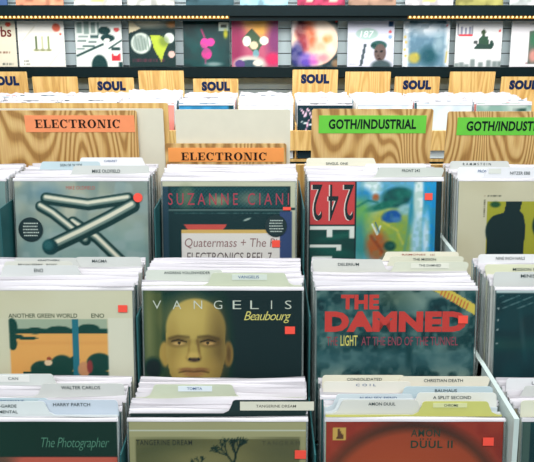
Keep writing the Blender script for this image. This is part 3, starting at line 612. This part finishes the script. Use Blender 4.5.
# silhouette
a = front_art(3, 4, (206, 198, 172)); a.noise(4, (190, 180, 150), .5, 3).rect(488, 201, 560, 260, (166, 162, 52)).noise(9, (140, 140, 50), 0)
a.ell(496, 204, 5, 3, (40, 80, 50), .3).poly([(507, 201), (523, 201), (521, 210), (525, 215), (527, 225), (526, 262), (488, 262), (489, 228), (493, 216), (505, 212)], (14, 44, 46)).ell(501, 231, 14, 17, (14, 44, 46), .05).ell(545, 225, 11, 14, (24, 50, 46), .1)
a.scribble(488, 502, 195.3, 1.4, (70, 70, 60), 1, 3).scribble(484, 486, 195.3, 1.4, (120, 80, 60), 1, 4)
for y in range(199, 217, 2): a.rect(484.5, y, 486, y+1.4, (90, 84, 70), .8)
fr(3, 4, a, [], 'front record on the top tier, cream cover with a dark seated silhouette on olive', [], 'dark silhouette')
# landscape
a = front_art(2, 1, (208, 203, 178)); a.noise(3, (200, 192, 162), .5, 3)
G = (20, 66, 58); a.rect(8, 320, 107, 450, (222, 164, 92)).rect(8, 320, 107, 334.5, (160, 172, 150)).rect(8, 343, 107, 346, (214, 152, 84), .6, 3).rect(8, 330, 107, 335, G)
a.ell(58, 331, 12, 4, G).ell(88, 330, 11, 5, G).ell(34, 332, 10, 3.4, G).ell(11, 328, 5.5, 9, G).ell(11, 345, 4.5, 7, G).ell(14, 338, 8, 2.6, G).ell(26, 339.6, 11, 1.5, G)
a.ell(40, 372, 12, 9, G).ell(60, 368, 12, 11, G).ell(98, 365, 13, 10, G).ell(88, 374, 8, 9, G).rect(20, 374, 107, 420, G).ell(73, 362, 5, 4, G).ell(47, 361, 2.6, 2.2, (150, 70, 50)).ell(46, 365, 4, 3, (226, 196, 160)).rect(71, 320, 77.5, 420, (44, 112, 128)).ell(82, 372, 6, 8, (198, 140, 100), .1).ell(88, 369, 3, 7, (140, 60, 60), .2)
a.rect(a.x0, 319, 8, 420, (208, 203, 178)).rect(107, 319, a.x0+a.w, 450, (214, 210, 192))
fr(2, 1, a, [('ANOTHER GREEN WORLD', 8, 77, 314.2, 318.6, (70, 84, 60), dict(bold=.012)), ('ENO', 91, 104, 314.2, 318.6, (70, 84, 60), dict(bold=.012))], 'front record on the middle tier, cream cover with an orange and green landscape', [('s', 123, 309, 4.6, 3.6)], 'orange and green landscape')
# bald head
a = front_art(2, 2, (12, 42, 44)); L = a.x0; a.rect(L, 290, 165, 460, (84, 92, 54), .9, 10).ell(148, 330, 5, 60, (120, 124, 80), .8, .8).rect(163, 290, 172, 450, (20, 50, 42), .8, 5)  # olive left strip is the sleeve's reflection painted into the cover
K = (176, 152, 82)
a.ell(164, 356, 5.5, 13, (170, 140, 72), .15).ell(228, 356, 5, 13, (150, 118, 62), .15).ell(228.5, 356, 2, 8, (90, 66, 40), .5)
a.poly([(166, 330), (224, 330), (226, 356), (221, 376), (213, 400), (180, 400), (169, 376), (165, 356)], K).ell(195.5, 330, 30, 31, K, .04)
a.ell(190, 318, 20, 18, (196, 172, 100), .8, .8).ell(219, 350, 9, 38, (104, 82, 46), .9, .85).ell(172, 358, 6, 26, (150, 120, 62), .8, .6).ell(184, 368, 10, 9, (200, 170, 96), .8, .7).ell(210, 370, 8, 9, (170, 140, 76), .8, .6)
D = (58, 46, 30)
a.line([(169, 340), (177, 337.4), (188, 338.4)], 2.4, D, .55, 2.4).line([(198, 338.4), (208, 337.4), (218, 340.5)], 2.4, D, .6, 2.4)
a.ell(178, 343, 9, 4.6, (84, 62, 36), .7, .85).ell(208, 343, 9.5, 4.6, (78, 56, 34), .7, .85)
a.ell(178, 345, 6, 1.8, (196, 160, 100), .4).ell(208, 345, 6, 1.8, (190, 150, 92), .4).line([(171, 342.6), (178, 341), (186, 343.4)], 1, (30, 26, 22)).line([(200, 343.4), (208, 341), (215, 343)], 1, (30, 26, 22)).ell(178.5, 344.6, 1.5, 1.5, (50, 44, 34)).ell(207.5, 344.6, 1.5, 1.5, (50, 44, 34))
a.line([(189, 342), (188, 354), (186, 360)], 2, (140, 110, 58), .7, 2).line([(197, 342), (199, 356), (200, 360)], 2.4, (110, 82, 46), .8, 2).ell(193, 358, 6, 4, (200, 170, 96), .5, .8).ell(193.5, 362, 5.5, 2.2, (70, 52, 44), .5).ell(189, 361, 1.6, 1.2, (30, 30, 34)).ell(198, 361, 1.6, 1.2, (30, 30, 34))
a.ell(186, 372.4, 8, 2.4, (146, 104, 66), .4).ell(200, 372.4, 8, 2.4, (138, 98, 62), .4).ell(193, 376.6, 11, 3, (164, 120, 76), .35).line([(178, 375.2), (185, 373.8), (193, 374.4), (201, 373.8), (208, 375.2)], 1.1, (62, 42, 30), .9).ell(193, 382, 10, 2.2, (112, 86, 50), .6, .8)
a.ell(152, 371, 9, 11, (10, 36, 38), .3)
fr(2, 2, a, [(g, x-4.2, x+4.2, 301, 309.6, (206, 212, 200), dict(bold=-.012)) for g, x in zip('VANGEL', (157, 177, 198, 218, 237, 254.5))]+[('I', 271, 272, 301, 309.6, (206, 212, 200)), ('S', 285, 291.5, 301, 309.6, (206, 212, 200), dict(bold=-.012)), ('Beaubourg', 244, 291, 312, 324, (222, 212, 120), dict(shear=.35, bold=-.006, space=.86))],
   'front record on the middle tier, dark cover with a bald staring head', [('s', 290, 331, 5, 3.8)], 'bald head')
# red block letters
a = front_art(2, 3, (48, 84, 86)); L = a.x0; a.noise(6, (124, 146, 138), .9, 3, .4, .75).noise(9, (16, 48, 54), .85, 7, .45, .65).noise(24, (120, 142, 134), .5, 9, .5, .8).noise(16, (12, 42, 46), .7, 15, .5, .7).noise(40, (96, 124, 122), .4, 19, .55, .75).rect(L, 352, L+170, 372, (66, 104, 110), .6, 10).ell(410, 358, 3, 12, (26, 58, 62), .6, .8).ell(350, 300, 14, 6, (34, 60, 66), .7, .8).ell(395, 298, 16, 9, (100, 116, 96), .8, .6)
x9 = L+a.w; a.poly([(430, 289), (448, 289), (x9, 305.5), (x9, 316)], (206, 186, 82))
for i in range(9):
    t = i/9; x = 441+t*29; y = 292.5+t*15.5; a.line([(x+1.2, y-2.4), (x-.6, y+3)], 1.5, (190, 104, 60), 1, .8)
RD = (198, 62, 56); bold = dict(bold=.05, space=1.05)
fr(2, 3, a, [('THE', 341, 379, 295, 310, RD, bold), ('DAMNED', 325, 467, 312, 333, RD, dict(bold=.06, space=1.06)), ('THE', 327, 338, 338, 347, (150, 62, 74), {}), ('LIGHT', 341, 358, 336.5, 347.5, (216, 206, 110), dict(bold=.01)), ('AT THE END OF THE TUNNEL', 362, 459, 338, 347, (146, 66, 84), dict(bold=.0))],
   'front record on the middle tier, mottled teal cover with big red block letters', [('s', 463, 320, 4.8, 4)], 'red block letter cover')
# dark teal cover
a = front_art(2, 4, (16, 52, 58)); a.rect(a.x0+6, 305, 525, 330, (48, 54, 58), .8, 14).rect(a.x0, 340, 540, 352, (44, 74, 70), .7, 8).ell(523, 330, 2, 24, (70, 106, 110), .8, .6, -8).ell(520, 322, 16, 26, (40, 50, 54), .7, .5).noise(9, (24, 66, 72), .5, 4).rect(a.x0, 290, a.x0+170, 293, (200, 214, 214))  # soft paler strokes paint the sleeve's sheen into the cover
for i in range(22): x = a.x0+4+(i*37 % 31); y = 297+(i*17 % 13); a.line([(x, y), (x+3.5, y-1)], .7, (130, 160, 160), .6)
for y in (309, 321, 331, 345): a.ell(a.x0+3, y, 1, 1, (140, 160, 160))
fr(2, 4, a, [], 'front record on the middle tier, dark teal cover at the right photo edge', [], 'dark teal cover')
# dark green cover
a = front_art(1, 1, (12, 50, 42)); a.rect(a.x0, 458.5, 130, 640, (190, 92, 76)).rect(a.x0, 457.5, 130, 459, (40, 44, 40)).noise(6, (16, 60, 48), .5, 2)
fr(1, 1, a, [('The Photographer', 41, 109, 438.5, 452, (84, 138, 116), dict(shear=.3, bold=-.012, space=.92))], 'front record on the bottom tier, dark green cover with thin pale script', [], 'dark green cover')
# bare tree
a = front_art(1, 2, (150, 146, 108)); L = a.x0; a.rect(L+6, 440, L+a.w-6, 620, (104, 100, 66)).noise(7, (74, 76, 52), 0).ell(170, 455, 40, 14, (70, 76, 52), .6, .7).ell(200, 462, 40, 12, (134, 126, 84), .6, .7).ell(290, 450, 30, 16, (84, 84, 60), .6, .7)
r = random.Random(11)
def twig(x, y, ang, ln, wd, dp):
    x2, y2 = x+ln*math.cos(ang), y-ln*math.sin(ang); a.line([(x, y), (x2, y2)], wd, (22, 38, 34), .95, .8)
    if dp:
        for _ in range(3): twig(x2, y2, ang+r.uniform(-.75, .75), ln*r.uniform(.6, .8), wd*.7, dp-1)
twig(232, 482, 1.45, 15, 2.6, 4); twig(206, 486, 1.9, 12, 1.8, 3)
a.rect(L, 420, L+6, 640, (150, 146, 108)).rect(L+a.w-6, 420, L+a.w, 640, (150, 146, 108)).rect(L, 420, L+a.w, 438, (158, 154, 116)).rect(L, 431, L+a.w, 432, (200, 206, 200))
fr(1, 2, a, [('TANGERINE DREAM', 136, 192, 441, 446.5, (44, 50, 40), dict(bold=.01, space=1.15)), ('TANGRAM', 262, 300, 442, 446.5, (70, 72, 52), dict(space=1.3))], 'front record on the bottom tier, olive sepia cover with a bare tree', [('s', 300.5, 455.5, 5.6, 4.4)], 'bare tree cover')
# orange ring
a = front_art(1, 3, (142, 52, 42)); L = a.x0; a.noise(4, (112, 44, 40), .6, 2).noise(16, (160, 66, 48), .4, 6).ell(412, 517, 97, 97, (60, 44, 36), .06, .85).ell(412, 519, 88, 88, (150, 66, 44), .05, 1).ell(400, 470, 60, 24, (176, 84, 52), .9, .6).rect(333, 428, 346, 441, (196, 160, 84)).poly([(337, 430), (340, 429), (341, 434), (344, 437), (343, 440), (336, 440), (338, 435)], (94, 62, 44))
GR = (34, 58, 46)
fr(1, 3, a, [('AMON', 411, 440, 430, 437.6, GR, dict(bold=.01, space=1.12)), ('DUUL II', 411, 453, 441.6, 449.5, GR, dict(bold=.024, space=1.12))]+[('.', u, u+1.6, 439.2, 440.8, GR) for u in (419.8, 422.6, 427.2, 430)], 'front record on the bottom tier, rusty orange cover with a dark ring', [('s', 488, 442, 5.4, 4.2)], 'orange ring cover')
a = front_art(1, 4, (20, 52, 56)); a.noise(5, (40, 80, 80), .6, 3).rect(a.x0, 420, a.x0+8, 600, (70, 90, 84))
fr(1, 4, a, [], 'front record on the bottom tier, dark cover at the right photo edge', [], 'dark cover at the lower right')
a = front_art(3, 0, (70, 110, 112), 40); a.noise(5, (190, 196, 190), .5, 3)
fr(3, 0, a, [], 'front record on the top tier, mostly cut off by the left photo edge', [], 'cover cut by the left edge')
def disc(m, x, z, r, y, mat=0, col=(1, 1, 1), n=24):
    m.prism([(x+r*math.cos(2*PI*i/n), z+r*math.sin(2*PI*i/n)) for i in range(n)], y, y+.0004, mat, col)
for (row, col), (a, tx, lab, stk, short) in FRONTS.items():
    e = empty('record', lab, 'record', 'front records of the browser', (cx_(row, col), FR[row]-S*SL, CAMZ+FL[row]+.005), -LEAN)
    link('cover', cover_mesh(a, .005, tx), e)
    top = .004 if (row, col) not in ((3, 3), (2, 3)) else .006
    link('plastic_sleeve', sleeve_mesh(row*10+col, .005, top=top, n=30), e)
    y = -.0025-.0014-.0016
    k = S/a.w
    for st in stk:
        x, z = a.xz(st[1], st[2], S); m = MB()
        if st[0] == 's':
            m.prism([(x-st[3]*k, z-st[4]*k), (x+st[3]*k, z-st[4]*k), (x+st[3]*k, z+st[4]*k), (x-st[3]*k, z+st[4]*k)], y-.0004, y)
            m.build('price_sticker', [STICK], e)
        elif st[0] == 'o':
            disc(m, x, z, st[3]*k, y-.0004); m.build('price_sticker', [STICK], e)
        else:
            disc(m, x, z, st[3]*k, y-.0004); s_ = m.build('round_sticker', [BLACKST], e); s_['label'] = 'round black sticker'
            q = MB(); rr = st[3]*k; r = random.Random(5)
            for i in range(5):
                zz = z+rr*(.5-.25*i); wd = rr*.62*math.sqrt(max(.1, 1-(zz-z)**2/rr**2)); u = x-wd
                while u < x+wd:
                    d = r.uniform(.05, .14)*rr; q.poly([(u, zz-.05*rr), (u+d, zz-.05*rr), (u+d, zz+.05*rr), (u, zz+.05*rr)], y-.0008, 0, lin((176, 190, 184))); u += d+.04*rr
            q.build('small_print', [PRINT], s_)
# -- records packed behind
PC = [(224, 220, 212), (20, 70, 74), (120, 120, 110), (214, 218, 220), (16, 66, 70), (190, 176, 150), (60, 112, 116), (150, 80, 74), (232, 230, 226), (60, 84, 70)]
PM = [cover_mesh(Art(2, 0, 0, 100, c), .004, (), back=np.array(c)*.8) for c in PC]
PS = [sleeve_mesh(300+i, .004, front=False, top=.0085) for i in range(10)]
for row in (1, 2, 3):
    for col in ((0, 1, 2, 3, 4) if row == 3 else (1, 2, 3, 4)):
        short = FRONTS[(row, col)][4]; fs = []
        stops = [FR[row]+.0045]+busy.get((row, col), [])+[BK[row]+.0065]
        for p0, p1 in zip(stops[:-1], stops[1:]):
            lo, hi = p0+.0073, min(p1, BK[row]+.0065)-.0073
            if hi < lo: continue
            n = int((hi-lo)/.0107)+1
            fs += [lo+(hi-lo)*(i/(n-1) if n > 1 else .5) for i in range(n)]
        for f in fs:
            up = RNG.uniform(-.001, .004)
            e = empty('record', 'sleeved record packed behind the %s on the %s tier' % (short, {1: 'bottom', 2: 'middle', 3: 'top'}[row]), 'record', 'records packed behind the '+short,
                      (cx_(row, col)+RNG.uniform(-.003, .003), f-S*SL, CAMZ+FL[row]+.004+max(up, 0)), -LEAN+RNG.uniform(-.0015, .0015))
            link('cover', PM[RNG.randint(len(PM))], e); link('plastic_sleeve', PS[RNG.randint(len(PS))], e)
# -- section signs at the back of the top tier
def sign(x0, x1, yt, f, mat, lab, name='header_card', lean=-.05, t=.005):
    X0, H = onf(x0, yt, f); X1, _ = onf(x1, yt, f); hw = (X1-X0)/2; Z0 = FL[3]-.0; h = (H-Z0)/math.cos(lean)
    e = empty(name, lab, 'sign', None, ((X0+X1)/2, f+(H-Z0)*math.tan(lean), CAMZ+Z0+.0015), lean)
    m = MB(); r = .004; m.prism([(-hw, 0), (hw, 0), (hw, h-r), (hw-r, h), (-hw+r, h), (-hw, h-r)], -t/2, t/2); m.build('board', [mat], e)
    pm = (X1-X0)/(x1-x0)
    return e, (lambda x, y: (-hw+(x-x0)*pm, h-(y-yt)*pm/math.cos(P+lean))), t
def sign_label(e, tr, t, x0, x1, y0, y1, col, text, tx, serif):
    (a, zb), (b, za) = tr(x0, y0), tr(x1, y1)
    m = MB(); m.prism([(a, za), (b, za), (b, zb), (a, zb)], -t/2-.0008, -t/2-.0001); l = m.build('paper_label', [plain('label_paper', col, .5, .04)], e)
    (a, zb), (b, za) = tr(tx[0], tx[2]), tr(tx[1], tx[3]); m = MB()
    if serif: write_serif(m, text, a, b, za, zb, -t/2-.0012, 0, lin((44, 30, 26)))
    else: write(m, text, a, b, za, zb, -t/2-.0012, 0, lin((20, 40, 32)), bold=.036, space=1.06)
    m.build('lettering', [PRINT], l)
e, tr, t = sign(-40, 168, 103.5, 1.606, PINE, 'plain pale wood board behind the cream card at upper left')
e, tr, t = sign(-34, 163, 109, 1.595, CREAM, 'plain cream card behind the left wooden ELECTRONIC sign')
e, tr, t = sign(-28, 136.5, 111, 1.584, OAK, 'wooden sign with orange ELECTRONIC label above the chrome rods cover')
sign_label(e, tr, t, 24, 134, 115.5, 131.5, (250, 150, 100), 'ELECTRONIC', (34, 120, 119.5, 127.5), True)
e, tr, t = sign(175, 290.5, 110, 1.600, CREAM, 'tall blank cream card behind the low ELECTRONIC sign in the centre')
e, tr, t = sign(165, 286.5, 144, 1.586, OAK, 'low wooden sign with orange ELECTRONIC label before the blank cream card')
sign_label(e, tr, t, 168, 284, 148, 161.5, (252, 160, 84), 'ELECTRONIC', (181, 267, 152.5, 160), True)
e, tr, t = sign(312, 433.5, 109.5, 1.590, OAK, 'wooden sign with full green GOTH/INDUSTRIAL label above the red and blue cover')
sign_label(e, tr, t, 319, 427, 115.5, 132.5, (104, 200, 62), 'GOTH/INDUSTRIAL', (329, 417, 119, 128.5), False)
e, tr, t = sign(448, 570, 112, 1.590, OAK, 'wooden sign with green GOTH/INDUSTRIAL label cut by the right photo edge')
sign_label(e, tr, t, 458, 564, 117.5, 134.5, (104, 200, 62), 'GOTH/INDUSTRIAL', (467.5, 555, 121, 130.5), False)
